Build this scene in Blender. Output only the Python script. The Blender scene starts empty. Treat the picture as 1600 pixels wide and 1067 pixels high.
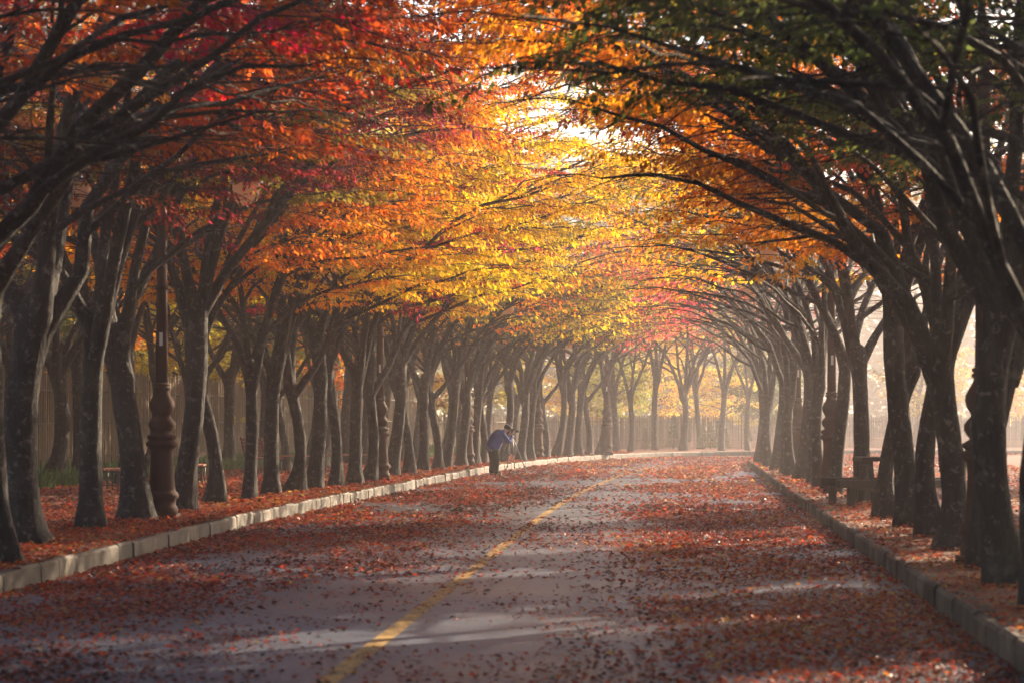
import bpy, math, random
import numpy as np
from mathutils import Vector, Matrix

random.seed(7)
RNG = np.random.default_rng(7)
scene = bpy.context.scene
COL = scene.collection
R = math.radians
F = 85 / 36 * 1600          # focal length in pixels of the 1600 px wide photograph
HOR = 652                   # horizon row
CAMZ = 1.7
ZS = 0.2                    # height of the raised pavements


def ground(px, py, z=ZS):
    """pixel of a foot point -> world x, y"""
    Y = (CAMZ - z) * F / (py - HOR)
    return (px - 800) / F * Y, Y


# ------------------------------------------------------------------ helpers
def tag(o, label=None, cat=None, group=None, kind=None):
    if label: o['label'] = label
    if cat: o['category'] = cat
    if group: o['group'] = group
    if kind: o['kind'] = kind
    return o


def link(o, parent=None):
    COL.objects.link(o)
    if parent is not None: o.parent = parent
    return o


def empty(name, loc=(0, 0, 0), rz=0):
    o = bpy.data.objects.new(name, None)
    o.empty_display_size = 0.3
    o.location = loc
    o.rotation_euler = (0, 0, rz)
    return link(o)


class MB:
    """collects shapes into one mesh"""
    def __init__(s): s.v = []; s.f = []; s.smooth = []

    def add(s, vs, fs, smooth=False):
        n = len(s.v)
        s.v.extend([tuple(v) for v in vs])
        s.f.extend([tuple(i + n for i in f) for f in fs])
        s.smooth.extend([smooth] * len(fs))

    def box(s, c, d, rot=None):
        x, y, z = d[0] / 2, d[1] / 2, d[2] / 2
        b = min(x, y, z) * 0.18
        vs = []
        # chamfered box from three nested shells
        P = [(x - b, y - b, z), (x - b, y, z - b), (x, y - b, z - b)]
        idx = {}
        for sx in (-1, 1):
            for sy in (-1, 1):
                for sz in (-1, 1):
                    for k, p in enumerate(P):
                        idx[(sx, sy, sz, k)] = len(vs)
                        v = Vector((p[0] * sx, p[1] * sy, p[2] * sz))
                        if rot is not None: v = rot @ v
                        vs.append(v + Vector(c))
        fs = []
        def q(a, flip):
            fs.append(tuple(reversed(a)) if flip else tuple(a))
        for sz in (-1, 1):
            q([idx[(-1, -1, sz, 0)], idx[(1, -1, sz, 0)], idx[(1, 1, sz, 0)], idx[(-1, 1, sz, 0)]], sz < 0)
        for sy in (-1, 1):
            q([idx[(-1, sy, -1, 1)], idx[(1, sy, -1, 1)], idx[(1, sy, 1, 1)], idx[(-1, sy, 1, 1)]], sy > 0)
        for sx in (-1, 1):
            q([idx[(sx, -1, -1, 2)], idx[(sx, 1, -1, 2)], idx[(sx, 1, 1, 2)], idx[(sx, -1, 1, 2)]], sx < 0)
        for sx in (-1, 1):
            for sy in (-1, 1):
                q([idx[(sx, sy, -1, 1)], idx[(sx, sy, -1, 2)], idx[(sx, sy, 1, 2)], idx[(sx, sy, 1, 1)]], sx * sy > 0)
        for sx in (-1, 1):
            for sz in (-1, 1):
                q([idx[(sx, -1, sz, 0)], idx[(sx, 1, sz, 0)], idx[(sx, 1, sz, 2)], idx[(sx, -1, sz, 2)]], sx * sz > 0)
        for sy in (-1, 1):
            for sz in (-1, 1):
                q([idx[(-1, sy, sz, 0)], idx[(1, sy, sz, 0)], idx[(1, sy, sz, 1)], idx[(-1, sy, sz, 1)]], sy * sz < 0)
        for sx in (-1, 1):
            for sy in (-1, 1):
                for sz in (-1, 1):
                    q([idx[(sx, sy, sz, 0)], idx[(sx, sy, sz, 1)], idx[(sx, sy, sz, 2)]], sx * sy * sz > 0)
        s.add(vs, fs)

    def tube(s, pts, rad, n=8, cap=True):
        pts = [Vector(p) for p in pts]
        vs, fs = [], []
        up = Vector((0.31, 0.17, 0.93))
        m = len(pts)
        for i, p in enumerate(pts):
            t = (pts[min(i + 1, m - 1)] - pts[max(i - 1, 0)])
            if t.length < 1e-9: t = Vector((0, 0, 1))
            t.normalize()
            if i == 0:
                a = t.cross(up)
                if a.length < 0.05: a = t.cross(Vector((1, 0, 0)))
            else:
                a = a - t * a.dot(t)
            a.normalize()
            b = t.cross(a)
            r = rad[i] if hasattr(rad, '__len__') else rad
            for k in range(n):
                an = 2 * math.pi * k / n
                vs.append(p + (a * math.cos(an) + b * math.sin(an)) * r)
        for i in range(m - 1):
            for k in range(n):
                k2 = (k + 1) % n
                fs.append((i * n + k, i * n + k2, (i + 1) * n + k2, (i + 1) * n + k))
        if cap:
            fs.append(tuple(range(n - 1, -1, -1)))
            fs.append(tuple((m - 1) * n + k for k in range(n)))
        s.add(vs, fs, True)

    def lathe(s, prof, n=20, c=(0, 0, 0)):
        vs, fs = [], []
        for r, z in prof:
            for k in range(n):
                a = 2 * math.pi * k / n
                vs.append((c[0] + r * math.cos(a), c[1] + r * math.sin(a), c[2] + z))
        for i in range(len(prof) - 1):
            for k in range(n):
                k2 = (k + 1) % n
                fs.append((i * n + k, i * n + k2, (i + 1) * n + k2, (i + 1) * n + k))
        fs.append(tuple(range(n - 1, -1, -1)))
        fs.append(tuple((len(prof) - 1) * n + k for k in range(n)))
        s.add(vs, fs, True)

    def mesh(s, name, mat):
        me = bpy.data.meshes.new(name)
        me.from_pydata(s.v, [], s.f)
        me.polygons.foreach_set('use_smooth', s.smooth)
        if mat: me.materials.append(mat)
        me.update()
        return me

    def build(s, name, mat, parent=None):
        return link(bpy.data.objects.new(name, s.mesh(name, mat)), parent)


def np_mesh(name, co, faces, mat, attrs=None, smooth=False):
    """co (n,3), faces (m,k) with constant k"""
    me = bpy.data.meshes.new(name)
    m, k = faces.shape
    me.vertices.add(len(co)); me.vertices.foreach_set('co', co.astype(np.float32).ravel())
    me.loops.add(m * k); me.loops.foreach_set('vertex_index', faces.astype(np.int32).ravel())
    me.polygons.add(m)
    me.polygons.foreach_set('loop_start', np.arange(0, m * k, k, dtype=np.int32))
    me.polygons.foreach_set('loop_total', np.full(m, k, dtype=np.int32))
    me.update(calc_edges=True)
    for an, av in (attrs or {}).items():
        a = me.attributes.new(an, 'FLOAT', 'POINT')
        a.data.foreach_set('value', av.astype(np.float32))
    me.materials.append(mat)
    return me


# ------------------------------------------------------------------ materials
def new_mat(name):
    m = bpy.data.materials.new(name)
    m.use_nodes = True
    nt = m.node_tree
    nt.nodes.clear()
    return m, nt


def N(nt, t, **kw):
    n = nt.nodes.new(t)
    for k, v in kw.items():
        if k.startswith('i_'): n.inputs[k[2:].replace('_', ' ')].default_value = v
        elif k.startswith('n'): n.inputs[int(k[1:])].default_value = v
        else: setattr(n, k, v)
    return n


def noise(nt, scale, detail=4, rough=.55, vec=None, dist=0):
    n = nt.nodes.new('ShaderNodeTexNoise')
    n.inputs['Scale'].default_value = scale; n.inputs['Detail'].default_value = detail
    n.inputs['Roughness'].default_value = rough; n.inputs['Distortion'].default_value = dist
    if vec is not None: nt.links.new(vec, n.inputs['Vector'])
    return n.outputs['Fac']


def ramp(nt, fac, stops):
    r = nt.nodes.new('ShaderNodeValToRGB')
    e = r.color_ramp.elements
    while len(e) < len(stops): e.new(0.5)
    for el, (p, c) in zip(e, stops):
        el.position = p
        el.color = tuple(c) + (1,) if len(c) == 3 else c
    nt.links.new(fac, r.inputs['Fac'])
    return r.outputs['Color']


def mixc(nt, fac, a, b, mode='MIX'):
    n = nt.nodes.new('ShaderNodeMix'); n.data_type = 'RGBA'; n.blend_type = mode
    for s, v in ((n.inputs[0], fac), (n.inputs[6], a), (n.inputs[7], b)):
        if isinstance(v, (int, float)): s.default_value = v
        elif isinstance(v, tuple): s.default_value = v + (1,) if len(v) == 3 else v
        else: nt.links.new(v, s)
    return n.outputs[2]


def mth(nt, op, a, b=0.0, clamp=False):
    n = nt.nodes.new('ShaderNodeMath'); n.operation = op; n.use_clamp = clamp
    for s, v in ((n.inputs[0], a), (n.inputs[1], b)):
        if isinstance(v, (int, float)): s.default_value = v
        else: nt.links.new(v, s)
    return n.outputs[0]


def principled(nt, color, rough=.7, spec=.4, bump=None, bdist=.01, bstr=.6, metal=0):
    p = nt.nodes.new('ShaderNodeBsdfPrincipled')
    for s, v in ((p.inputs['Base Color'], color), (p.inputs['Roughness'], rough)):
        if isinstance(v, tuple): s.default_value = v + (1,) if len(v) == 3 else v
        elif isinstance(v, (int, float)): s.default_value = v
        else: nt.links.new(v, s)
    p.inputs['Specular IOR Level'].default_value = spec
    p.inputs['Metallic'].default_value = metal
    if bump is not None:
        b = nt.nodes.new('ShaderNodeBump')
        b.inputs['Distance'].default_value = bdist; b.inputs['Strength'].default_value = bstr
        nt.links.new(bump, b.inputs['Height']); nt.links.new(b.outputs[0], p.inputs['Normal'])
    return p


def out(nt, sh):
    o = nt.nodes.new('ShaderNodeOutputMaterial')
    nt.links.new(sh.outputs[0] if hasattr(sh, 'outputs') else sh, o.inputs['Surface'])


def geo_pos(nt): return nt.nodes.new('ShaderNodeNewGeometry').outputs['Position']
def obj_co(nt): return nt.nodes.new('ShaderNodeTexCoord').outputs['Object']


def simple(name, col, rough=.6, spec=.4, var=.25, scale=6, metal=0, bump=0.003):
    m, nt = new_mat(name)
    co = obj_co(nt)
    f = noise(nt, scale, 5, vec=co)
    c = mixc(nt, f, tuple(x * (1 - var) for x in col), tuple(min(1, x * (1 + var)) for x in col))
    out(nt, principled(nt, c, rough, spec, noise(nt, scale * 8, 3, vec=co), bump, .5, metal))
    return m


def leaf_material(name, use_obj=True, trans=.66, col=None, hue=.05):
    m, nt = new_mat(name)
    at = nt.nodes.new('ShaderNodeAttribute'); at.attribute_name = 'tint'
    t = at.outputs['Fac']
    if use_obj:
        oi = nt.nodes.new('ShaderNodeObjectInfo'); base = oi.outputs['Color']
    else:
        base = nt.nodes.new('ShaderNodeRGB'); base.outputs[0].default_value = col + (1,); base = base.outputs[0]
    n1 = noise(nt, .45, 2, vec=geo_pos(nt))
    h = nt.nodes.new('ShaderNodeHueSaturation')
    hv = mth(nt, 'ADD', mth(nt, 'MULTIPLY', mth(nt, 'SUBTRACT', t, .5), hue * 1.1), mth(nt, 'MULTIPLY', mth(nt, 'SUBTRACT', n1, .5), hue * 1.3))
    nt.links.new(mth(nt, 'ADD', hv, .5), h.inputs['Hue'])
    at2 = nt.nodes.new('ShaderNodeAttribute'); at2.attribute_name = 'val'
    nt.links.new(mth(nt, 'ADD', mth(nt, 'MULTIPLY', at2.outputs['Fac'], .8), .6), h.inputs['Value'])
    nt.links.new(base, h.inputs['Color'])
    c = h.outputs[0]
    d = nt.nodes.new('ShaderNodeBsdfPrincipled')
    nt.links.new(c, d.inputs['Base Color']); d.inputs['Roughness'].default_value = .48
    d.inputs['Specular IOR Level'].default_value = .12
    tr = nt.nodes.new('ShaderNodeBsdfTranslucent')
    g = nt.nodes.new('ShaderNodeGamma'); g.inputs[1].default_value = .88
    nt.links.new(c, g.inputs[0]); nt.links.new(g.outputs[0], tr.inputs['Color'])
    mx = nt.nodes.new('ShaderNodeMixShader'); mx.inputs[0].default_value = trans
    nt.links.new(d.outputs[0], mx.inputs[1]); nt.links.new(tr.outputs[0], mx.inputs[2])
    out(nt, mx)
    return m


def bark_material():
    m, nt = new_mat('bark')
    co = obj_co(nt)
    mp = nt.nodes.new('ShaderNodeMapping'); mp.inputs['Scale'].default_value = (1, 1, .35)
    nt.links.new(co, mp.inputs['Vector'])
    v = mp.outputs[0]
    f1 = noise(nt, 9, 7, .65, v, .6)
    f2 = noise(nt, 3.2, 5, .7, co, .3)
    f3 = noise(nt, 38, 4, .6, v)
    c = ramp(nt, f1, [(.3, (.007, .0065, .007)), (.55, (.019, .017, .017)), (.75, (.050, .045, .041))])
    f4 = noise(nt, 11, 5, .7, co, .5)
    c = mixc(nt, ramp(nt, f4, [(.57, (0, 0, 0)), (.63, (.85, .85, .85))]), c, (.125, .12, .105))
    lich = ramp(nt, f2, [(.56, (0, 0, 0)), (.66, (1, 1, 1))])
    c = mixc(nt, mth(nt, 'MULTIPLY', lich, .6), c, (.105, .105, .09))
    moss = ramp(nt, noise(nt, 1.1, 4, vec=geo_pos(nt)), [(.58, (0, 0, 0)), (.7, (1, 1, 1))])
    c = mixc(nt, mth(nt, 'MULTIPLY', moss, .35), c, (.055, .06, .025))
    bm = mth(nt, 'ADD', mth(nt, 'MULTIPLY', f1, 1.4), mth(nt, 'MULTIPLY', f3, .5))
    out(nt, principled(nt, c, .82, .3, bm, .06, .9))
    return m


def litter_ground(name, soil, leafy, thr=.4):
    """earth scattered with matted leaves"""
    m, nt = new_mat(name)
    p = geo_pos(nt)
    vo = nt.nodes.new('ShaderNodeTexVoronoi'); vo.inputs['Scale'].default_value = 13; nt.links.new(p, vo.inputs['Vector'])
    sep = nt.nodes.new('ShaderNodeSeparateColor'); nt.links.new(vo.outputs['Color'], sep.inputs[0])
    lc = ramp(nt, sep.outputs[0], [(0, (.05, .018, .012)), (.3, (.14, .03, .015)), (.6, (.26, .06, .02)), (.85, (.36, .13, .03)), (1, (.40, .22, .05))])
    s = ramp(nt, noise(nt, 3, 6, .7, p), [(.3, tuple(x * .6 for x in soil)), (.7, soil)])
    k = mth(nt, 'ADD', noise(nt, .5, 5, .6, p), mth(nt, 'MULTIPLY', mth(nt, 'SUBTRACT', sep.outputs[1], .5), .5))
    mask = ramp(nt, k, [(thr, (0, 0, 0)), (thr + .03, (1, 1, 1))])
    c = mixc(nt, mth(nt, 'MULTIPLY', mask, leafy), s, lc)
    out(nt, principled(nt, c, .75, .3, mth(nt, 'ADD', vo.outputs['Distance'], noise(nt, 30, 4, vec=p)), .04, .9))
    return m


def asphalt_material():
    m, nt = new_mat('asphalt')
    p = geo_pos(nt)
    f = noise(nt, 160, 3, .7, p)
    big = noise(nt, .35, 5, .6, p)
    mid = noise(nt, 26, 4, .75, p)
    mp = nt.nodes.new('ShaderNodeMapping'); mp.inputs['Scale'].default_value = (1.6, .12, 1); mp.inputs['Rotation'].default_value = (0, 0, R(4))
    nt.links.new(p, mp.inputs['Vector'])
    tr = noise(nt, 1, 4, .55, mp.outputs[0])
    c = ramp(nt, f, [(.25, (.034, .052, .078)), (.6, (.088, .13, .195)), (.85, (.23, .28, .36))])
    c = mixc(nt, 1.0, c, ramp(nt, big, [(.3, (.65, .65, .68)), (.7, (1.2, 1.18, 1.15))]), 'MULTIPLY')
    c = mixc(nt, 1.0, c, ramp(nt, tr, [(.35, (.8, .8, .82)), (.65, (1.15, 1.13, 1.1))]), 'MULTIPLY')
    c = mixc(nt, 1.0, c, ramp(nt, mid, [(.36, (.55, .55, .57)), (.5, (1, 1, 1)), (.64, (1.5, 1.48, 1.45))]), 'MULTIPLY')
    bits = nt.nodes.new('ShaderNodeTexVoronoi'); bits.inputs['Scale'].default_value = 24; nt.links.new(p, bits.inputs['Vector'])
    bs = nt.nodes.new('ShaderNodeSeparateColor'); nt.links.new(bits.outputs['Color'], bs.inputs[0])
    bm_ = mth(nt, 'MULTIPLY', mth(nt, 'GREATER_THAN', mth(nt, 'ADD', bs.outputs[0], mth(nt, 'MULTIPLY', noise(nt, 1.4, 5, .65, p), .8)), 1.0), mth(nt, 'LESS_THAN', bits.outputs['Distance'], .42))
    c = mixc(nt, mth(nt, 'MULTIPLY', bm_, .8), c, ramp(nt, bs.outputs[1], [(0, (.03, .016, .013)), (.6, (.09, .035, .02)), (1, (.22, .12, .06))]))
    vo = nt.nodes.new('ShaderNodeTexVoronoi'); vo.feature = 'DISTANCE_TO_EDGE'; vo.inputs['Scale'].default_value = .45
    wn = nt.nodes.new('ShaderNodeTexNoise'); wn.inputs['Scale'].default_value = 1.6; nt.links.new(p, wn.inputs['Vector'])
    nt.links.new(mixc(nt, .35, p, wn.outputs['Color'], 'ADD'), vo.inputs['Vector'])
    crack = ramp(nt, vo.outputs['Distance'], [(.0, (.35, .35, .35)), (.012, (1, 1, 1))])
    c = mixc(nt, .8, c, crack, 'MULTIPLY')
    rg = ramp(nt, big, [(.3, (.33, .33, .33)), (.7, (.5, .5, .5))])
    out(nt, principled(nt, c, rg, .5, mth(nt, 'ADD', f, noise(nt, 60, 3, vec=p)), .006, .7))
    return m


def kerb_material():
    m, nt = new_mat('kerb_granite')
    p = geo_pos(nt)
    f = noise(nt, 45, 5, .7, p)
    c = ramp(nt, f, [(.3, (.065, .06, .052)), (.7, (.18, .165, .14))])
    st = ramp(nt, noise(nt, 2.3, 6, .7, p), [(.38, (.30, .26, .21)), (.6, (1, 1, 1))])
    c = mixc(nt, 1.0, c, st, 'MULTIPLY')
    at = nt.nodes.new('ShaderNodeAttribute'); at.attribute_name = 'tint'
    c = mixc(nt, 1.0, c, ramp(nt, at.outputs['Fac'], [(0, (.55, .53, .5)), (1, (1.25, 1.2, 1.1))]), 'MULTIPLY')
    out(nt, principled(nt, c, .7, .4, mth(nt, 'ADD', f, noise(nt, 9, 5, vec=p)), .012, .7))
    return m


M = {}
M['bark'] = bark_material()
M['leaf'] = leaf_material('tree_leaf')
M['wood_leaf'] = leaf_material('woodland_leaf', True, .5, None, .06)
M['asphalt'] = asphalt_material()
M['kerb'] = kerb_material()
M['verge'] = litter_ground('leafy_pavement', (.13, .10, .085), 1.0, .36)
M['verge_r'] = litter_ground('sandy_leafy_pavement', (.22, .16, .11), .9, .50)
M['earth'] = litter_ground('park_earth', (.14, .12, .07), .6, .5)
M['iron'] = simple('lamp_post_brown_paint', (.055, .027, .020), .8, .15, .2, 5)
M['grey_metal'] = simple('grey_metal_lid', (.22, .23, .26), .3, .5, .15, 8, .7)
M['slat'] = simple('bench_red_brown_wood', (.30, .10, .06), .55, .4, .3, 12)
M['black_iron'] = simple('bench_black_iron', (.02, .02, .022), .5, .5)
M['timber'] = simple('dark_timber', (.022, .015, .012), .7, .3, .4, 9)
M['reed'] = simple('dry_reed', (.16, .115, .065), .75, .3, .5, 7)
M['post'] = simple('weathered_post', (.10, .08, .06), .8, .3)
M['wire'] = simple('fence_wire', (.06, .055, .05), .6, .4)
M['grey_blue'] = simple('jacket_blue', (.02, .05, .24), .75, .3, .25, 14, 0, .006)
M['black_cloth'] = simple('black_cloth', (.014, .014, .016), .85, .2)
M['skin'] = simple('skin', (.42, .24, .17), .55, .4, .1)
M['cap'] = simple('cap_grey', (.05, .05, .05), .8, .3, .3, 20)
M['white_panel'] = simple('cap_white_patch', (.6, .6, .6), .7, .3, .1)
M['alu'] = simple('tripod_aluminium', (.28, .28, .30), .55, .4, .1, 5, .2)
M['black_plastic'] = simple('camera_black', (.015, .015, .017), .4, .5)
M['lens_glass'] = simple('lens_glass', (.01, .012, .02), .08, .6, .1)
M['paper'] = simple('pale_notice', (.62, .62, .58), .6, .3, .06)


def glass_mat():
    m, nt = new_mat('frosted_lamp_glass')
    d = N(nt, 'ShaderNodeBsdfPrincipled')
    d.inputs['Base Color'].default_value = (.62, .45, .36, 1); d.inputs['Roughness'].default_value = .3
    t = N(nt, 'ShaderNodeBsdfTranslucent'); t.inputs['Color'].default_value = (.85, .62, .45, 1)
    x = N(nt, 'ShaderNodeMixShader'); x.inputs[0].default_value = .6
    nt.links.new(d.outputs[0], x.inputs[1]); nt.links.new(t.outputs[0], x.inputs[2])
    out(nt, x)
    return m


M['glass'] = glass_mat()


def line_material():
    m, nt = new_mat('worn_yellow_line')
    p = geo_pos(nt)
    c = ramp(nt, noise(nt, 5, 6, .7, p), [(.35, (.30, .19, .07)), (.65, (.50, .32, .10))])
    d = principled(nt, c, .6, .4, noise(nt, 90, 3, vec=p), .004, .5)
    t = N(nt, 'ShaderNodeBsdfTransparent')
    a = ramp(nt, noise(nt, 9, 7, .75, p), [(.40, (0, 0, 0)), (.49, (1, 1, 1))])
    x = N(nt, 'ShaderNodeMixShader')
    nt.links.new(a, x.inputs[0]); nt.links.new(t.outputs[0], x.inputs[1]); nt.links.new(d.outputs[0], x.inputs[2])
    out(nt, x)
    return m


M['line'] = line_material()


def litter_material():
    m, nt = new_mat('fallen_leaf')
    at = N(nt, 'ShaderNodeAttribute', attribute_name='tint')
    a2 = N(nt, 'ShaderNodeAttribute', attribute_name='val')
    c = ramp(nt, at.outputs['Fac'], [(0, (.035, .013, .010)), (.22, (.11, .028, .014)), (.42, (.28, .034, .014)), (.62, (.48, .055, .016)), (.8, (.46, .13, .03)), (.93, (.52, .20, .035)), (1, (.6, .36, .06))])
    c = mixc(nt, 1.0, c, ramp(nt, a2.outputs['Fac'], [(0, (.5, .5, .5)), (1, (1.25, 1.25, 1.25))]), 'MULTIPLY')
    d = principled(nt, c, .5, .35)
    t = N(nt, 'ShaderNodeBsdfTranslucent'); nt.links.new(c, t.inputs['Color'])
    x = N(nt, 'ShaderNodeMixShader'); x.inputs[0].default_value = .42
    nt.links.new(d.outputs[0], x.inputs[1]); nt.links.new(t.outputs[0], x.inputs[2])
    out(nt, x)
    return m


M['litter'] = litter_material()

# ------------------------------------------------------------------ road geometry
LEFT = [(-25, -8.2), (0, -6.3), (16, -5.35), (23, -4.9), (39.4, -4.0), (54.4, -2.6), (65, -1.65), (74.7, -.6), (84, .8), (91.8, 2.2), (99, 4.3), (104, 6.8), (107.5, 10), (109.5, 14), (110.5, 20), (111, 30), (111.5, 60)]
RIGHT = [(-25, .45), (0, 2.2), (16, 3.37), (32, 4.5), (48.3, 5.62), (66, 6.9), (78, 7.75), (87, 8.5), (91.5, 9.4), (94.5, 11), (96.5, 13.5), (97.8, 17), (98.6, 22), (99, 30), (99.5, 60)]


def smooth_poly(pts, step=1.0):
    """Catmull-Rom resample of (Y, X) points into (X, Y) points about STEP apart"""
    P = [Vector((x, y)) for y, x in pts]
    o = []
    for i in range(len(P) - 1):
        p0, p1, p2, p3 = P[max(i - 1, 0)], P[i], P[i + 1], P[min(i + 2, len(P) - 1)]
        n = max(1, int(round((p2 - p1).length / step)))
        for k in range(n):
            t = k / n
            m1 = (p2 - p0) / 2 * (1 if i else 1); m2 = (p3 - p1) / 2
            d = (p2 - p1).length
            if (p2 - p0).length > 0: m1 = (p2 - p0).normalized() * d
            if (p3 - p1).length > 0: m2 = (p3 - p1).normalized() * d
            h = (2 * t ** 3 - 3 * t ** 2 + 1) * p1 + (t ** 3 - 2 * t ** 2 + t) * m1 + (-2 * t ** 3 + 3 * t ** 2) * p2 + (t ** 3 - t ** 2) * m2
            o.append(h)
    o.append(P[-1])
    return o


LP, RP = smooth_poly(LEFT), smooth_poly(RIGHT)


def offset(poly, d):
    o = []
    for i, p in enumerate(poly):
        t = (poly[min(i + 1, len(poly) - 1)] - poly[max(i - 1, 0)]).normalized()
        o.append(Vector((p.x - t.y * d, p.y + t.x * d)))    # + is to the left of the travel direction
    return o


def xl(Y): return float(np.interp(Y, [y for y, x in LEFT], [x for y, x in LEFT]))
def xr(Y): return float(np.interp(Y, [y for y, x in RIGHT], [x for y, x in RIGHT]))
def road_dir(Y): return math.atan2((xl(Y + 1) - xl(Y - 1)) * .5 + (xr(min(Y, 85) + 1) - xr(min(Y, 85) - 1)) * .5, 2)   # clockwise from +Y


def struct(o): return tag(o, kind='structure')


# ground sheet
def sheet(name, pts, faces, mat):
    b = MB(); b.add(pts, faces); return struct(b.build(name, mat))


sheet('ground', [(-380, -200, -.03), (380, -200, -.03), (380, 420, -.03), (-380, 420, -.03)], [(0, 1, 2, 3)], M['earth'])
# road: from the left kerb to a matching count of right points
nR = 160
def resamp(poly, n):
    L = [0]
    for a, b in zip(poly, poly[1:]): L.append(L[-1] + (b - a).length)
    L = np.array(L); s = np.linspace(0, L[-1], n)
    return [Vector((float(np.interp(q, L, [p.x for p in poly])), float(np.interp(q, L, [p.y for p in poly])))) for q in s]
a, b2 = resamp(LP, nR), resamp(RP, nR)
sheet('road', [(p.x - .05, p.y, 0) for p in a] + [(p.x + .05, p.y, 0) for p in b2],
      [(i, nR + i, nR + i + 1, i + 1) for i in range(nR - 1)], M['asphalt'])

# centre line
CL = smooth_poly([(-10, -2.9), (0, -2.2), (10, -1.55), (19.3, -.94), (27.6, -.40), (38, .27), (48.3, 1.02), (61, 2.15), (75, 3.7), (86, 5.3)], .6)
l1, l2 = offset(CL, .072), offset(CL, -.072)
n = len(CL)
sheet('centre_line', [(p.x, p.y, .005) for p in l1] + [(p.x, p.y, .005) for p in l2], [(i, n + i, n + i + 1, i + 1) for i in range(n - 1)], M['line'])


# kerbs: stones about 0.6 m long with joints
def kerb(poly, side, name):
    """side +1: the pavement lies to the left of travel"""
    st = resamp(poly, int(sum((b - a).length for a, b in zip(poly, poly[1:])) / .75))
    vs, fs, tint = [], [], []
    W = .17
    for i in range(len(st) - 1):
        p, q = st[i], st[i + 1]
        t = (q - p).normalized(); nrm = Vector((-t.y, t.x)) * side
        p2 = p + t * .008; q2 = q - t * .008
        j = random.uniform(-.015, .015); hz = ZS + .012 + random.uniform(-.018, .010)
        prof = [(j, -.05), (j + .004, hz - .03), (j + .03, hz), (W - .01, hz), (W, hz - .02), (W, -.05)]
        k = len(vs); tv = random.random()
        for e in (p2, q2):
            for u, z in prof:
                vs.append((e.x + nrm.x * u, e.y + nrm.y * u, z)); tint.append(tv)
        m = len(prof)
        for c in range(m - 1):
            f = (k + c, k + c + 1, k + m + c + 1, k + m + c)
            fs.append(f if side < 0 else f[::-1])
        fs.append(tuple(range(k, k + m))); fs.append(tuple(range(k + 2 * m - 1, k + m - 1, -1)))
    me = bpy.data.meshes.new(name); me.from_pydata(vs, [], fs); me.materials.append(M['kerb'])
    at = me.attributes.new('tint', 'FLOAT', 'POINT'); at.data.foreach_set('value', tint)
    return struct(link(bpy.data.objects.new(name, me)))


kerb(LP, 1, 'kerb_left')
kerb(RP, -1, 'kerb_right')


def verge(poly, side, name, mat):
    inner = offset(poly, .15 * side)
    rows = [inner] + [offset(poly, d * side) for d in (2, 4.5, 7.5)]
    far = []
    for p in inner:
        if side > 0:
            far.append(Vector((-150, p.y)) if p.y < 85 else Vector((-150 + (p.y - 85) * 3 + max(0, p.x) * 6, 85 + min(1, (p.y - 85) / 20) * 180)))
        else:
            far.append(Vector((170, p.y * .8)))
    rows.append(far)
    vs, fs = [], []
    n = len(inner)
    zs = [ZS, ZS + .01, ZS + .03, ZS, ZS]
    for r_, z in zip(rows, zs):
        for p in r_:
            vs.append((p.x, p.y, z - .004 + (0 if z == ZS and r_ is inner else .02 * math.sin(p.x * 1.7 + p.y * .9))))
    for k in range(len(rows) - 1):
        for i in range(n - 1):
            f = (k * n + i, k * n + i + 1, (k + 1) * n + i + 1, (k + 1) * n + i)
            fs.append(f if side > 0 else f[::-1])
    b = MB(); b.add(vs, fs, True)
    return struct(b.build(name, mat))


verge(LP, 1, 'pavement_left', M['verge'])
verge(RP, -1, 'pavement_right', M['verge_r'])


# ------------------------------------------------------------------ leaves on the ground
def leaf_quads(pos, yaw, length, width, pitch, roll, curl):
    """bent rhombus leaves: 4 corner points, 2 triangles; returns co (4n,3), faces (2n,3)"""
    n = len(pos)
    cy, sy = np.cos(yaw), np.sin(yaw); cp, sp = np.cos(pitch), np.sin(pitch); cr, sr = np.cos(roll), np.sin(roll)
    fwd = np.stack([cy * cp, sy * cp, sp], 1)
    side0 = np.stack([-sy, cy, np.zeros(n)], 1)
    up0 = np.cross(fwd, side0)
    side = side0 * cr[:, None] + up0 * sr[:, None]
    up = np.cross(fwd, side)
    L, W = length[:, None], width[:, None]
    base = pos
    a_ = pos + fwd * L * .45 + side * W * .5 + up * (curl * length)[:, None]
    b_ = pos + fwd * L * .45 - side * W * .5 + up * (curl * length)[:, None]
    tip = pos + fwd * L
    co = np.stack([base, a_, tip, b_], 1).reshape(-1, 3)
    i = np.arange(n) * 4
    f = np.concatenate([np.stack([i, i + 2, i + 1], 1), np.stack([i, i + 3, i + 2], 1)], 0)
    return co, f


def vnoise(x, y, s):
    """cheap smooth value noise 0..1"""
    g = np.random.default_rng(int(s * 977) % 99991).random((64, 64))
    x, y = x / s, y / s
    xi, yi = np.floor(x).astype(int), np.floor(y).astype(int)
    fx, fy = x - xi, y - yi
    fx, fy = fx * fx * (3 - 2 * fx), fy * fy * (3 - 2 * fy)
    G = lambda i, j: g[i % 64, j % 64]
    return (G(xi, yi) * (1 - fx) + G(xi + 1, yi) * fx) * (1 - fy) + (G(xi, yi + 1) * (1 - fx) + G(xi + 1, yi + 1) * fx) * fy


LY, LX = [y for y, x in LEFT], [x for y, x in LEFT]
RY, RX = [y for y, x in RIGHT], [x for y, x in RIGHT]


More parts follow.
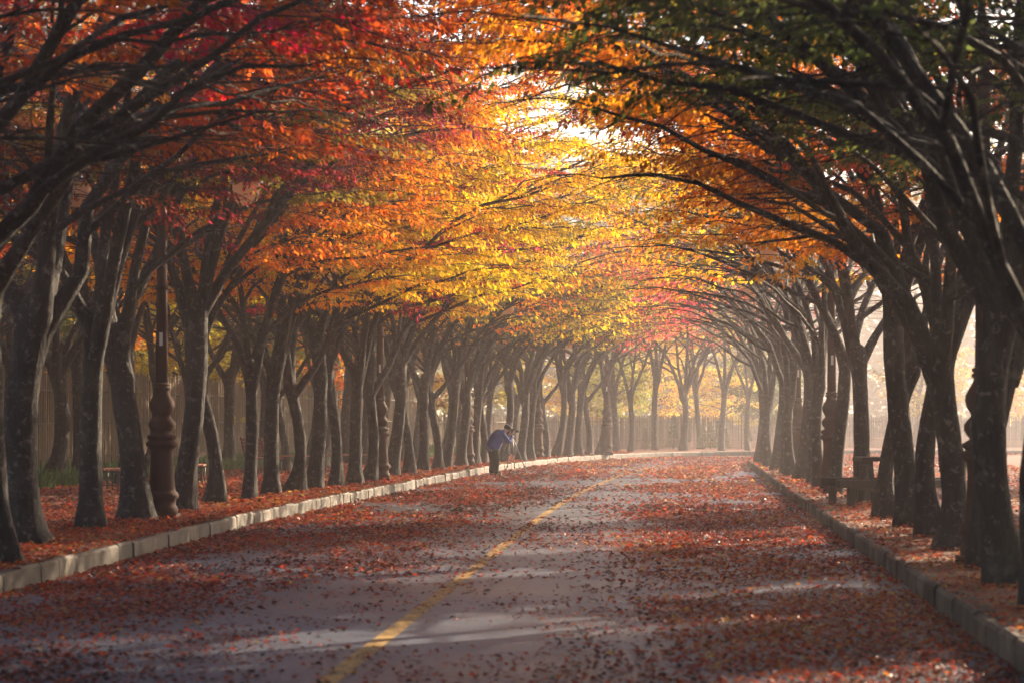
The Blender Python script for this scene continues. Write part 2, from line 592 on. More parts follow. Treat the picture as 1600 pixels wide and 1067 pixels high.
def make_litter(name, kind):
    P = []
    for (y0, y1, dens, sz) in ((8.5, 24, 760, .046), (24, 40, 480, .056), (40, 62, 210, .078), (62, 104, 90, .105)):
        if kind == 'road': x0, x1 = -7, 12
        elif kind == 'left': x0, x1 = -16, 5
        else: x0, x1 = 3, 22
        n = int((y1 - y0) * (x1 - x0) * dens)
        x = RNG.uniform(x0, x1, n); y = RNG.uniform(y0, y1, n)
        l = np.interp(y, LY, LX); r = np.interp(y, RY, RX)
        infr = np.abs(x / y) < 1.08 * 800 / F + .2 / y
        if kind == 'road':
            u = (x - l) / (r - l)
            d = np.interp(u, [0, .05, .12, .25, .36, .44, .56, .64, .72, .86, .95, 1], [1.5, 1.2, 1.0, .8, .55, .22, .12, .35, 1.0, 1.1, 1.0, 1.3])
            d = d * np.interp(y, [10, 17, 30, 50, 70, 100], [.42, .62, .85, .92, 1, 1]) 
            d = d + np.interp(y, [40, 60, 100], [0, .03, .12])
            nn = vnoise(x + 50, y * .45 + 50, 1.3) * .55 + vnoise(x + 9, y * .6 + 5, .45) * .3 + vnoise(x, y, 3.7) * .3
            keep = (RNG.random(n) < np.clip(d * (nn * 3.2 - .85), 0, 1)) & (u > .0) & (u < 1) & infr
            z = .006
        elif kind == 'left':
            dd = l - x
            keep = (dd > .02) & (dd < 11) & infr & (RNG.random(n) < np.clip(.8 - dd * .03, .2, 1) * (.5 + .7 * vnoise(x + 40, y + 3, .9)))
            z = ZS + .022
        else:
            dd = x - r
            keep = (dd > .02) & (dd < 8) & infr & (RNG.random(n) < .40 * (.2 + 1.3 * vnoise(x + 40, y + 3, .8)))
            z = ZS + .022
        x, y = x[keep], y[keep]
        P.append(np.stack([x, y, np.full(len(x), z) + RNG.random(len(x)) * .012, np.full(len(x), sz)], 1))
    P = np.concatenate(P)
    n = len(P)
    L = P[:, 3] * RNG.uniform(.5, 1.5, n)
    pitch = RNG.normal(.12, .22, n); pitch = np.clip(pitch, -.1, .9)
    co, f = leaf_quads(P[:, :3], RNG.uniform(0, 6.283, n), L, L * RNG.uniform(.42, .7, n), pitch, RNG.normal(0, .3, n), RNG.normal(.04, .12, n))
    co[:, 2] = np.maximum(co[:, 2], (0.004 if kind == 'road' else ZS - .0))
    red = vnoise(P[:, 0] + 3, P[:, 1] * .5 + 7, 2.1)
    # brighter redder drifts on the right half, browner ones on the left
    tint = np.clip(RNG.normal(.33, .26, n) + (red - .5) * .45 + (.10 if kind == 'left' else .17 * (P[:, 0] > 1.3)), 0, 1)
    me = np_mesh(name, co, f, M['litter'], {'tint': np.repeat(tint, 4), 'val': np.repeat(RNG.random(n), 4)})
    o = link(bpy.data.objects.new(name, me))
    return tag(o, {'road': 'red and brown fallen leaves scattered over the asphalt road', 'left': 'deep red fallen leaves carpeting the pavement under the shaded tree row',
                   'right': 'orange and red fallen leaves on the sunlit sandy pavement'}[kind], 'fallen leaves', kind='stuff')


make_litter('fallen_leaves', 'road')
make_litter('fallen_leaves', 'left')
make_litter('fallen_leaves', 'right')


# ------------------------------------------------------------------ trees
def branch_path(p, az, el, length, el_end, nseg, wob, rnd, az_turn=0.0):
    pts = [Vector(p)]
    for i in range(nseg):
        t = (i + 1) / nseg
        e = el + (el_end - el) * t
        a = az + az_turn * t + rnd.gauss(0, wob)
        e2 = e + rnd.gauss(0, wob)
        d = Vector((math.cos(a) * math.cos(e2), math.sin(a) * math.cos(e2), math.sin(e2)))
        pts.append(pts[-1] + d * (length / nseg))
    return pts


def lerp_path(pts, t):
    s = t * (len(pts) - 1); i = min(int(s), len(pts) - 2); f = s - i
    return pts[i].lerp(pts[i + 1], f), (pts[i + 1] - pts[i]).normalized()


def make_tree_mesh(seed, fork=2.6, nlimb=4, leaf_len=.092, leaves_per=100, detail=1.0, spread=1.0, height=1.0, zmin=4.7, r0=.15, lean=0.0, low=False, thin=0.0):
    rnd = random.Random(seed); rng = np.random.default_rng(seed)
    tb = MB()
    # trunk
    amp = rnd.uniform(.05, .17); ph = rnd.uniform(0, 6)
    tp, tr = [], []
    nz = 14
    for i in range(nz):
        t = i / (nz - 1)
        z = -.08 + t * (fork + .08)
        s = math.sin(t * 3.4 + ph) - math.sin(ph)
        tp.append(Vector((amp * s + lean * t * t * fork, amp * .7 * (math.sin(t * 2.7 + ph * 2) - math.sin(ph * 2)), z)))
        flare = (1 + .42 * math.exp(-max(z, 0) * 6)) * rnd.uniform(.95, 1.05)
        tr.append(r0 * flare * (1 - .16 * t + .12 * max(0, t - .75) * 4))
    for dz, rr in ((.07, .80), (.13, .45), (.16, .08)):
        tp.append(tp[nz - 1] + Vector((0, 0, dz))); tr.append(tr[nz - 1] * rr)
    base_i = len(tb.v)
    tb.tube(tp, tr, 16)
    tp = tp[:nz]; tr = tr[:nz]
    for q in range(3):        # knots and pruning scars
        kz = rnd.randint(4, nz - 2); ka = rnd.randint(0, 15)
        for dk in (-1, 0, 1):
            v = tb.v[base_i + kz * 16 + (ka + dk) % 16]; c0 = tp[kz]
            g = .16 if dk == 0 else .07
            tb.v[base_i + kz * 16 + (ka + dk) % 16] = (v[0] + (v[0] - c0.x) * g, v[1] + (v[1] - c0.y) * g, v[2])
    # root buttresses: push the lowest rings out in lobes
    lob = [rnd.uniform(0, 6.283) for _ in range(4)]
    for k in range(16 * 4):
        v = tb.v[base_i + k]
        ring = k // 16
        an = math.atan2(v[1] - tp[ring].y, v[0] - tp[ring].x)
        g = sum(max(0, math.cos(an - l)) ** 6 for l in lob) * [.07, .055, .03, .01][ring]
        tb.v[base_i + k] = (v[0] + math.cos(an) * g, v[1] + math.sin(an) * g, v[2])
    top = tp[-1]
    twigs = []      # (path, brand)
    # limbs; +x is towards the road
    azs = []
    base = rnd.uniform(-.25, .25)
    if nlimb == 3: azs = [base, base + 1.5 + rnd.uniform(-.3, .3), base - 1.7 + rnd.uniform(-.3, .3)]
    elif nlimb == 4: azs = [base - .35, base + .55, base + 2.0, base - 1.9]
    elif nlimb == 5: azs = [base - .5, base + .4, base + 1.5, base + 3.1, base - 1.7]
    else: azs = [base, base + 2.6]
    limbs = []
    for a in azs:
        road = math.cos(a) > .3
        L = (rnd.uniform(6.4, 8.2) if road else rnd.uniform(4.6, 6.0)) * height
        cd_ = Vector((math.cos(a), math.sin(a), 0)); dn = rnd.uniform(0, .35)
        st = tp[-1] + cd_ * r0 * .5 - Vector((0, 0, dn))
        e0 = R(rnd.uniform(62, 82)); e1 = R(rnd.uniform(14, 30)) if road else R(rnd.uniform(38, 60))
        pts = branch_path(st, a, e0, L, e1, 9, .12, rnd, rnd.uniform(-.3, .3))
        for p in pts: p.x *= 1 if p.x < 0 else spread
        ra = r0 * (rnd.uniform(.44, .60) if nlimb > 3 else rnd.uniform(.52, .68))
        rad = [ra * (1 - .80 * (i / 9) ** .9) + .006 for i in range(10)]
        rad[0] *= 1.12
        tb.tube([tp[-4] - Vector((0, 0, dn * .5)), tp[-3] + cd_ * r0 * .12 - Vector((0, 0, dn * .6)), tp[-2] + cd_ * r0 * .28 - Vector((0, 0, dn * .8))] + pts, [r0 * .72, r0 * .74, r0 * .74 * .5 + ra * .6] + [rad[0] * 1.12] + rad[1:], 10)
        limbs.append((pts, rad, a, L, road))
    # second-order branches
    for pts, rad, a, L, road in limbs:
        nb = int((11 if road else 7) * detail + .5)
        side = rnd.choice([-1, 1])
        for j in range(nb + 1):
            t = .16 + .84 * (j + rnd.random() * .5) / (nb + .2); t = min(t, .98)
            p, d = lerp_path(pts, t)
            if j == nb: t = 1.0; p, d = pts[-1], (pts[-1] - pts[-2]).normalized()
            side = -side
            da = math.atan2(d.y, d.x)
            big = j < 3
            az = da + (side * R(rnd.uniform(25, 62)) if j < nb else rnd.uniform(-.3, .3))
            el = R(rnd.uniform(28, 55)) if big else R(rnd.uniform(6, 34))
            l2 = (rnd.uniform(2.6, 3.6) if big else rnd.uniform(1.5, 2.5)) * height
            p2 = branch_path(p, az, el, l2, R(rnd.uniform(-4, 22)), 6, .11, rnd)
            rr = rad[min(9, int(t * 9))]
            r2 = min(rr * .62, .05) if big else min(rr * .6, .028)
            tb.tube(p2, [r2 * (1 - .8 * i / 6) + .003 for i in range(7)], 6 if detail > .8 else 5, False)
            bt = rnd.random(); bare = rnd.random() < .16 and j > 0
            nt_ = int((8 if big else 6) * (detail if detail < 1 else 1) + .5)
            s2 = rnd.choice([-1, 1])
            for k in range(nt_ + 1):
                tt = .22 + .76 * (k + rnd.random() * .4) / (nt_ + .4)
                if k == nt_: tt = 1.0
                p3, d3 = lerp_path(p2, min(tt, .999)); s2 = -s2
                a3 = math.atan2(d3.y, d3.x) + (s2 * R(rnd.uniform(30, 70)) if k < nt_ else 0)
                l3 = rnd.uniform(.7, 1.35)
                p4 = branch_path(p3, a3, R(rnd.uniform(-2, 24)), l3, R(rnd.uniform(-28, -2)), 4, .13, rnd)
                tb.tube(p4, [.009 * (1 - .7 * i / 4) + .0015 for i in range(5)], 3, False)
                if p4[-1].z > zmin and not bare and not (p4[-1].x < 2.6 and bt < thin): twigs.append((p4, bt * .75 + rnd.random() * .25))
    if low:         # one spray-bearing shoot below the crown
        pass
    trunk = tb.mesh('trunk', M['bark'])
    # leaves
    pos, yaw, pitch, tint, val = [], [], [], [], []
    for p4, bt in twigs:
        A = np.array([list(p) for p in p4]); m = int(leaves_per * rnd.uniform(.6, 1.25))
        if rnd.random() < .06: m //= 4
        t = rng.uniform(.05, 1.0, m) * (len(A) - 1); i = np.minimum(t.astype(int), len(A) - 2); f = (t - i)[:, None]
        base_ = A[i] * (1 - f) + A[i + 1] * f
        d = A[-1] - A[0]; da = math.atan2(d[1], d[0])
        sgn = np.where(rng.random(m) < .5, -1, 1)
        lat = rng.uniform(.0, .16, m) * sgn
        ya = da + sgn * rng.uniform(.3, 1.3, m)
        base_ = base_ + np.stack([-np.sin(da) * lat, np.cos(da) * lat, rng.normal(-.015, .03, m) - np.abs(lat) * .25], 1)
        pos.append(base_); yaw.append(ya)
        pitch.append(rng.normal(-.62, .38, m))
        tint.append(np.clip(bt + rng.normal(0, .10, m), 0, 1)); val.append(rng.random(m))
    pos = np.concatenate(pos); n = len(pos)
    L = leaf_len * rng.uniform(.65, 1.3, n)
    co, f = leaf_quads(pos, np.concatenate(yaw), L, L * rng.uniform(.38, .52, n), np.concatenate(pitch), rng.normal(0, .45, n), rng.normal(.0, .08, n))
    crown = np_mesh('crown', co, f, M['leaf'], {'tint': np.repeat(np.concatenate(tint), 4), 'val': np.repeat(np.concatenate(val), 4)})
    return trunk, crown


rt = random.Random(5)
NEAR = [make_tree_mesh(11, 2.9, 4, r0=.19), make_tree_mesh(12, 2.4, 3, lean=-.02, r0=.17), make_tree_mesh(13, 2.1, 5, r0=.15), make_tree_mesh(14, 3.1, 3, lean=-.05, r0=.13),
        make_tree_mesh(15, 2.6, 4, lean=.05, r0=.16), make_tree_mesh(16, 1.8, 4, r0=.12, lean=-.03), make_tree_mesh(17, 2.8, 5, lean=.04, r0=.18), make_tree_mesh(18, 3.3, 3, lean=.02, r0=.115)]
LOWN = [make_tree_mesh(51, 2.7, 4, r0=.15, zmin=3.8, leaves_per=95), make_tree_mesh(52, 2.2, 3, r0=.13, zmin=3.9, leaves_per=95, lean=.03), make_tree_mesh(53, 3.1, 5, r0=.16, zmin=3.8, leaves_per=85), make_tree_mesh(54, 2.5, 4, r0=.12, zmin=3.7, leaves_per=90, lean=-.03)]
RAD = [.19, .17, .15, .13, .16, .12, .18, .115]
FARV = [make_tree_mesh(21, 2.6, 4, .15, 17, .8, zmin=4.2, r0=.14), make_tree_mesh(22, 2.2, 3, .15, 19, .8, zmin=4.2, r0=.12, lean=.06), make_tree_mesh(23, 2.9, 4, .15, 17, .8, zmin=4.0, r0=.13, lean=.02), make_tree_mesh(24, 2.4, 5, .15, 15, .8, zmin=4.2, r0=.15, lean=-.04)]
FARR = [make_tree_mesh(41, 2.6, 3, .15, 17, .8, thin=.75, r0=.14, zmin=4.5), make_tree_mesh(42, 2.3, 4, .15, 16, .8, thin=.8, r0=.13, zmin=4.5, lean=.05), make_tree_mesh(43, 2.9, 3, .15, 17, .8, thin=.7, r0=.12, zmin=4.5)]


def pick(w, Y, last=[None]):
    """near variant whose trunk comes closest to the wanted width in pixels"""
    want = w * Y / F / 2 * .95
    c = sorted(range(8), key=lambda k: abs(RAD[k] - want) + (.05 if k == last[0] else 0))[:2]
    k = c[0] if rt.random() < .65 else c[1]
    last[0] = k
    return NEAR[k], min(1.18, max(.9, want / RAD[k]))


CL_ = dict(yellow=(.80, .50, .010), gold=(.72, .31, .008), orange=(.62, .17, .006), rust=(.40, .08, .007), red=(.44, .04, .004), crimson=(.42, .016, .03),
           olive=(.21, .16, .012), green=(.075, .10, .018), lime=(.42, .36, .02), maroon=(.17, .018, .015), pink=(.70, .06, .05))
WORDC = dict(yellow='yellow', gold='golden yellow', orange='orange', rust='rusty orange', red='red', crimson='crimson', olive='olive green', green='dark green', lime='yellow green', maroon='dark maroon', pink='pinkish red')
ORD = ('first second third fourth fifth sixth seventh eighth ninth tenth eleventh twelfth thirteenth fourteenth fifteenth sixteenth seventeenth eighteenth nineteenth twentieth '
       'twenty-first twenty-second twenty-third twenty-fourth twenty-fifth twenty-sixth twenty-seventh twenty-eighth twenty-ninth thirtieth thirty-first thirty-second thirty-third thirty-fourth').split()


TREES = []
TURN = {0: -0.35, 1: -1.0, 2: 1.0, 3: -0.35, 4: 2.9, 7: 1.0, 8: -0.35, 10: 1.0, 11: 1.0, 12: -0.7, 13: 0.35, 15: -1.0, 16: -0.7, 17: -0.35, 18: -1.0, 20: 0.35, 53: -0.35, 54: -0.7, 55: -0.7, 56: -0.7, 57: -0.7, 58: -0.35, 59: -0.35, 60: -0.7, 61: 0.35, 62: -0.35}


def place_tree(meshes, X, Y, rz, sc, color, label, group, name='zelkova_tree', z=ZS, zs=None):
    if group != 'slim trees filling in behind the kerb row':
        rz += TURN.get(len(TREES), 0); TREES.append(name)
    t = empty(name, (X, Y, z), rz)
    t.scale = (sc, sc, zs or 1.0)
    tag(t, label, 'tree', group)
    a_ = link(bpy.data.objects.new('trunk', meshes[0]), t)
    c_ = link(bpy.data.objects.new('crown', meshes[1]), t)
    c_.color = tuple(color) + (1,)
    return t




def jitter(c, k=.14): return tuple(max(.004, v * (1 + rt.uniform(-k, k))) for v in c)


# left kerb row: foot pixels, trunk widths (px of the 1600 px photograph), leaf colour, the nearest darkened in place of canopy shade
left_px = [(-150, 925, 60, 'maroon'), (-5, 880, 46, 'rust'), (45, 850, 60, 'rust'), (145, 826, 48, 'maroon'), (212, 812, 44, 'olive'), (285, 798, 36, 'maroon'), (335, 787, 38, 'orange'), (388, 780, 28, 'gold'),
           (426, 773, 28, 'gold'), (460, 768, 30, 'yellow'), (492, 764, 26, 'yellow'), (523, 760, 34, 'yellow'), (556, 756, 26, 'crimson'), (578, 753, 24, 'yellow'), (612, 744, 28, 'yellow'),
           (640, 741, 32, 'gold'), (664, 736, 22, 'yellow'), (683, 734, 19, 'orange'), (699, 731, 17, 'olive'), (719, 729, 18, 'gold'), (742, 726, 16, 'olive'), (755, 724, 17, 'yellow'),
           (785, 722, 17, 'gold'), (812, 720, 17, 'olive'), (828, 719, 15, 'yellow'), (852, 716, 15, 'lime'), (869, 714, 14, 'gold'), (886, 713, 14, 'lime'), (904, 712, 13, 'crimson'), (920, 711, 13, 'pink'),
           (937, 710, 13, 'pink')]
forks = [0, 3, 0, 1, 3, 4, 2, 0, 6, 1, 4, 3, 5, 2, 0, 1]
nfar = 0
GL = 'kerbside trees of the shaded avenue row'
for i, (px, py, w, cn) in enumerate(left_px):
    X, Y = ground(px, py)
    sc_px = F / Y
    rz = -road_dir(Y) + rt.uniform(-.3, .3)
    V, k = (pick(w, Y) if i not in (3, 5, 6) else (LOWN[(i + 1) % 4], 1.05)) if Y < 44 else ((LOWN[i % 4], 1.0) if Y < 64 else (FARV[i % 4], 1.0))
    inview = px > 0
    if i < 1: lab = 'dark trunk at the picture edge with rusty leaves, nearest left of the road'
    elif i < 26: lab = f'dark forked tree with {WORDC[cn]} leaves, {ORD[i - 1]} from the camera in the left kerb row'
    else: lab = 'thin hazy trunk in the distant end of the left kerb row'
    g = GL if i < 26 else 'distant trees ending the left row'
    if i < 1: lab = f'dark tree with {WORDC[cn]} leaves just outside the left picture edge'
    place_tree(V, X, Y, rz, k, jitter(CL_[cn]), lab, g, zs=rt.uniform(.95, 1.08))
# extra left trees nearer than the frame shows, their branches hang into the top of it
for i, (X, Y, cn) in enumerate([(-7.4, 10.5, 'orange'), (-7.0, 14.5, 'rust'), (-6.6, 17.5, 'red')]):
    place_tree(NEAR[(i * 2 + 1) % 8], X, Y, -.07 + rt.uniform(-.2, .2), 1.1, jitter(CL_[cn]), f'{ORD[i]} unseen trunk whose {WORDC[cn]} leaves hang into the top left', GL)

# left second row
second = [(14, 748, 34, 'olive'), (84, 750, 32, 'lime'), (126, 745, 30, 'gold'), (230, 742, 26, 'yellow'), (300, 738, 24, 'olive'), (360, 731, 26, 'yellow'), (416, 729, 22, 'lime'), (480, 727, 20, 'gold'),
          (545, 724, 20, 'yellow'), (-60, 765, 32, 'rust'), (-110, 790, 36, 'orange'), (190, 757, 30, 'gold'), (600, 721, 16, 'olive'), (660, 716, 14, 'lime')]
extra2 = [(445, 736, 22, 'olive'), (505, 732, 20, 'lime'), (568, 728, 19, 'olive'), (628, 722, 17, 'gold'), (648, 719, 16, 'olive'), (692, 717, 15, 'lime'), (722, 714, 14, 'olive'), (762, 712, 13, 'yellow'), (800, 710.5, 13, 'lime'), (838, 709, 12, 'olive')]
for i, (px, py, w, cn) in enumerate(sorted(second, key=lambda q: -q[1])):
    X, Y = ground(px, py)
    k = min(1.4, max(.85, (w * Y / F) / .41))
    place_tree(NEAR[(i * 3 + 2) % 7] if i % 2 else FARV[i % 4], X, Y, -road_dir(Y) + rt.uniform(-.9, .9), k, jitter(CL_[cn]),
               f'{WORDC[cn]} tree, {ORD[i]} from the camera in the second row before the reed fence', 'second tree row beside the reed fence', zs=rt.uniform(1.0, 1.15))

for i, (px, py, w, cn) in enumerate(extra2):
    X, Y = ground(px, py)
    place_tree(FARV[(i + 1) % 4], X, Y, rt.uniform(0, 6), .95, jitter(CL_[cn]), f'slim {WORDC[cn]} tree, {ORD[i]} nearest of those behind the left kerb row', 'slim trees filling in behind the kerb row', zs=rt.uniform(1.0, 1.15))

# right kerb row
right_px = [(1700, 1010, 62, 'green'), (1640, 950, 60, 'green'), (1578, 914, 58, 'olive'), (1541, 886, 48, 'green'), (1491, 858, 46, 'gold'), (1461, 838, 27, 'rust'), (1424, 822, 40, 'orange'), (1383, 809, 36, 'orange'), (1345, 784, 42, 'gold'),
            (1304, 771, 30, 'gold'), (1285, 762, 26, 'olive'), (1268, 756, 26, 'yellow'), (1252, 750, 26, 'orange'), (1238, 744, 24, 'gold'), (1225, 739, 22, 'olive'), (1214, 734, 22, 'yellow'), (1203, 729, 20, 'pink'),
            (1194, 726, 20, 'pink'), (1187, 723, 18, 'pink')]
GR = 'kerbside trees of the sunlit avenue row'
for i, (px, py, w, cn) in enumerate(right_px):
    X, Y = ground(px, py)
    V, k = (pick(w, Y) if i in (0, 2, 4) else (LOWN[i % 4], 1.0)) if Y < 47 else (FARR[i % 3], 1.0)
    lab = (f'dark trunk with {WORDC[cn]} leaves, {ORD[max(i - 2, 0)]} from the camera in the right kerb row' if 2 <= i < 14 else
           ('hazy trunk in the sunbeams far along the right kerb row' if i >= 14 else 'tree past the right picture edge with dark green leaves'))
    g = GR if 2 <= i < 14 else ('distant trees in the sunbeams' if i >= 14 else 'trees past the right picture edge')
    place_tree(V, X, Y, math.pi - road_dir(Y) + rt.uniform(-.3, .3), k, jitter(CL_[cn]), lab, g, zs=rt.uniform(.95, 1.1))
for i, (X, Y, cn) in enumerate([(4.6, 9.5, 'green'), (4.4, 13.0, 'olive')]):
    place_tree(NEAR[(i * 3) % 7], X, Y, math.pi - .07, 1.1, jitter(CL_[cn]), f'{ORD[i]} unseen trunk whose {WORDC[cn]} leaves hang into the top right', GR)
# right second row, further from the kerb
Y = 14.0; i = 0
while Y < 12:
    X = xr(min(Y, 88)) + 6.3 + rt.uniform(-.6, .6)
    cn = rt.choice(['gold', 'olive', 'orange', 'yellow', 'rust', 'green'])
    place_tree(FARV[i % 4], X, Y, math.pi + rt.uniform(-1.2, 1.2), rt.uniform(1.0, 1.2), jitter(CL_[cn]),
               f'{WORDC[cn]} tree, {ORD[i]} from the camera in the outer row behind the right kerb trees', 'outer tree row beside the open field', zs=rt.uniform(1.05, 1.2))
    Y += rt.uniform(6.5, 9); i += 1

# trees closing the avenue at the bend
end_px = [(973, 708, 14, 'lime'), (996, 708, 16, 'yellow'), (1037, 707, 18, 'crimson'), (1081, 706.5, 20, 'pink'), (1146, 707, 14, 'pink'), (1190, 706, 16, 'lime'), (1110, 704.5, 13, 'yellow')]
for i, (px, py, w, cn) in enumerate(end_px):
    X, Y = ground(px, py)
    place_tree(FARV[i % 4], X, Y + 6, rt.uniform(0, 6), 1.0, CL_[cn], f'pale hazy tree with {WORDC[cn]} leaves closing the avenue, {ORD[i]} across from the left', 'trees at the bend closing the avenue', zs=1.12 + .05 * (i % 3))


# woodland beyond the fence
def wood_tree(seed, h, r, leaf=.2, n=5200, zlow=.25):
    rnd = random.Random(seed); rng = np.random.default_rng(seed)
    tb = MB()
    tp = branch_path((0, 0, -.1), rnd.uniform(0, 6), R(86), h * .75, R(84), 8, .05, rnd)
    tb.tube(tp, [.16 * (1 - .8 * i / 8) + .01 for i in range(9)], 9)
    cl = []
    for j in range(30):
        t = zlow + (.98 - zlow) * (j / 29) ** .9
        p, d = lerp_path(tp, min(.99, t * 1.0))
        L = r * (1 - .55 * abs(t - .5) * 1.4) * rnd.uniform(.6, 1.1)
        pts = branch_path(p, rnd.uniform(0, 6.283), R(rnd.uniform(15, 50)), L, R(rnd.uniform(-10, 30)), 5, .12, rnd)
        tb.tube(pts, [.045 * (1 - .8 * i / 5) + .004 for i in range(6)], 5, False)
        for q in (.45, .7, .95): cl.append((lerp_path(pts, q)[0], rnd.uniform(.45, .85), rnd.random()))
    per = n // len(cl)
    pos, tint = [], []
    for c, s, bt in cl:
        d = rng.normal(0, .5, (per, 3)) * np.array([s, s, s * .45])
        pos.append(np.array(list(c)) + d); tint.append(np.clip(bt + rng.normal(0, .12, per), 0, 1))
    pos = np.concatenate(pos); m = len(pos)
    L = leaf * rng.uniform(.6, 1.3, m)
    co, f = leaf_quads(pos, rng.uniform(0, 6.28, m), L, L * .55, rng.normal(-.5, .5, m), rng.normal(0, .6, m), rng.normal(0, .1, m))
    return tb.mesh('trunk', M['bark']), np_mesh('crown', co, f, M['wood_leaf'], {'tint': np.repeat(np.concatenate(tint), 4), 'val': np.repeat(rng.random(m), 4)})


WOOD = [wood_tree(31, 8.5, 2.8), wood_tree(32, 7.0, 2.6), wood_tree(33, 10, 3.0)]
wcols = ['olive', 'lime', 'green', 'yellow', 'olive', 'green', 'lime', 'gold']
fence_off = 10.0
FP = [p for p in offset(LP, fence_off) if 36 < p.y]
# keep the back run of the fence simple: along the left side, then across behind the bend
FP = [Vector((-14.2, 38)), Vector((-13.4, 48)), Vector((-12.6, 58)), Vector((-11.0, 70)), Vector((-9.0, 82)), Vector((-6.0, 94)), Vector((-2.6, 105)), Vector((1.5, 113)), Vector((8, 119)), Vector((18, 122)), Vector((32, 124))]


def along(poly, s):
    for a, b in zip(poly, poly[1:]):
        d = (b - a).length
        if s <= d: return a + (b - a) * (s / d), (b - a).normalized()
        s -= d
    return poly[-1].copy(), (poly[-1] - poly[-2]).normalized()


FLEN = sum((b - a).length for a, b in zip(FP, FP[1:]))
s = 0; i = 0
while s < FLEN - 2:
    p, t = along(FP, s)
    nrm = Vector((-t.y, t.x))
    for rowi, dd in enumerate((2.2, 6.5, 11.5)):
        if p.y > 103 and (rowi or i % 2): continue
        q = p + nrm * (dd + rt.uniform(-.8, .8)) + t * rt.uniform(-1, 1)
        cn = wcols[(i * 3 + rowi) % 8]
        place_tree(WOOD[(i + rowi) % 3], q.x, q.y, rt.uniform(0, 6.28), rt.uniform(.9, 1.2), jitter(CL_[cn], .25),
                   f'{WORDC[cn]} leafy tree beyond the reed fence in the woodland', 'woodland trees beyond the reed fence of the same ' + WORDC[cn] + ' colour', 'woodland_tree', z=0.1, zs=rt.uniform(.9, 1.15) + rowi * .2)
    s += rt.uniform(3.6, 5.0); i += 1

# far woods, one mass
def far_woods():
    n = 130000
    x = RNG.uniform(-60, 120, n)
    yb = np.interp(x, [-60, -30, -12, 0, 40, 125], [70, 105, 140, 225, 240, 235])
    d = RNG.random(n) ** 1.0 * 12
    top = 22 + 8 * vnoise(x + 90, x * 0 + 4, 7.0) + 3 * vnoise(x + 20, x * 0 + 9, 2.2)
    z = RNG.random(n) * top
    pos = np.stack([x, yb + d, z], 1)
    L = RNG.uniform(.5, 1.2, n)
    co, f = leaf_quads(pos, RNG.uniform(0, 6.28, n), L, L * .7, RNG.normal(-.3, .5, n), RNG.normal(0, .6, n), RNG.normal(0, .1, n))
    tint = vnoise(x + 33, z + d, 2.4)
    m = leaf_material('far_wood_leaf', False, .4, (.15, .15, .03), .08)
    me = np_mesh('far_woods', co, f, m, {'tint': np.repeat(tint, 4), 'val': np.repeat(vnoise(x + 11, z * 1.3 + d, 1.1), 4)})
    return tag(link(bpy.data.objects.new('far_woods', me)), 'hazy olive green woods behind the bend and the reed fence', 'woods', kind='stuff')


far_woods()
# unseen tall trees added to block the low sun from the near avenue
SUN_GAPS = (5, 8, 10, 12, 13)  # trees left out so streaks of sun reach the road and pavement
SHADE_TREES = [wood_tree(35, 8.8, 2.9, .30, 6500, .12), wood_tree(36, 8.4, 2.8, .30, 6500, .12)]
for i in range(15):
    if i in SUN_GAPS: continue
    place_tree(SHADE_TREES[i % 2], 15.2 + rt.uniform(-.8, .8), -3 + i * 4.1 + rt.uniform(-.5, .5), rt.uniform(0, 6), 1.2, jitter(CL_[['green', 'olive', 'rust'][i % 3]]),
               f'unseen tall leafy tree added past the right picture edge to shade the near road, {ORD[i]} along the kerb', 'unseen trees added to shade the near road', 'woodland_tree', zs=1.7)
for i, (px, Y, cn) in enumerate([(905, 141, 'yellow'), (958, 137, 'lime'), (1018, 146, 'yellow'), (1075, 152, 'olive'), (1128, 143, 'yellow'), (1172, 155, 'lime')]):
    place_tree(WOOD[i % 3], (px - 800) / F * Y, Y, rt.uniform(0, 6), 1.1, jitter(CL_[cn]), f'{WORDC[cn]} tree beyond the low fence, {ORD[i]} across from the left', 'sunlit trees beyond the bend', 'woodland_tree', zs=.72 + .1 * (i % 3))
# scattered trees over the open field to the right
for i, (X, Y, cn) in enumerate([(26, 150, 'lime'), (33, 156, 'yellow'), (38, 146, 'gold'), (43, 158, 'lime'), (49, 150, 'yellow'), (55, 160, 'olive'), (61, 152, 'gold')]):
    place_tree(WOOD[i % 3], X, Y, rt.uniform(0, 6), 1.2, jitter(CL_[cn]), f'{WORDC[cn]} tree in the bright haze across the field, {ORD[i]} counted from the bend', 'trees across the hazy field', 'woodland_tree', zs=1.05)


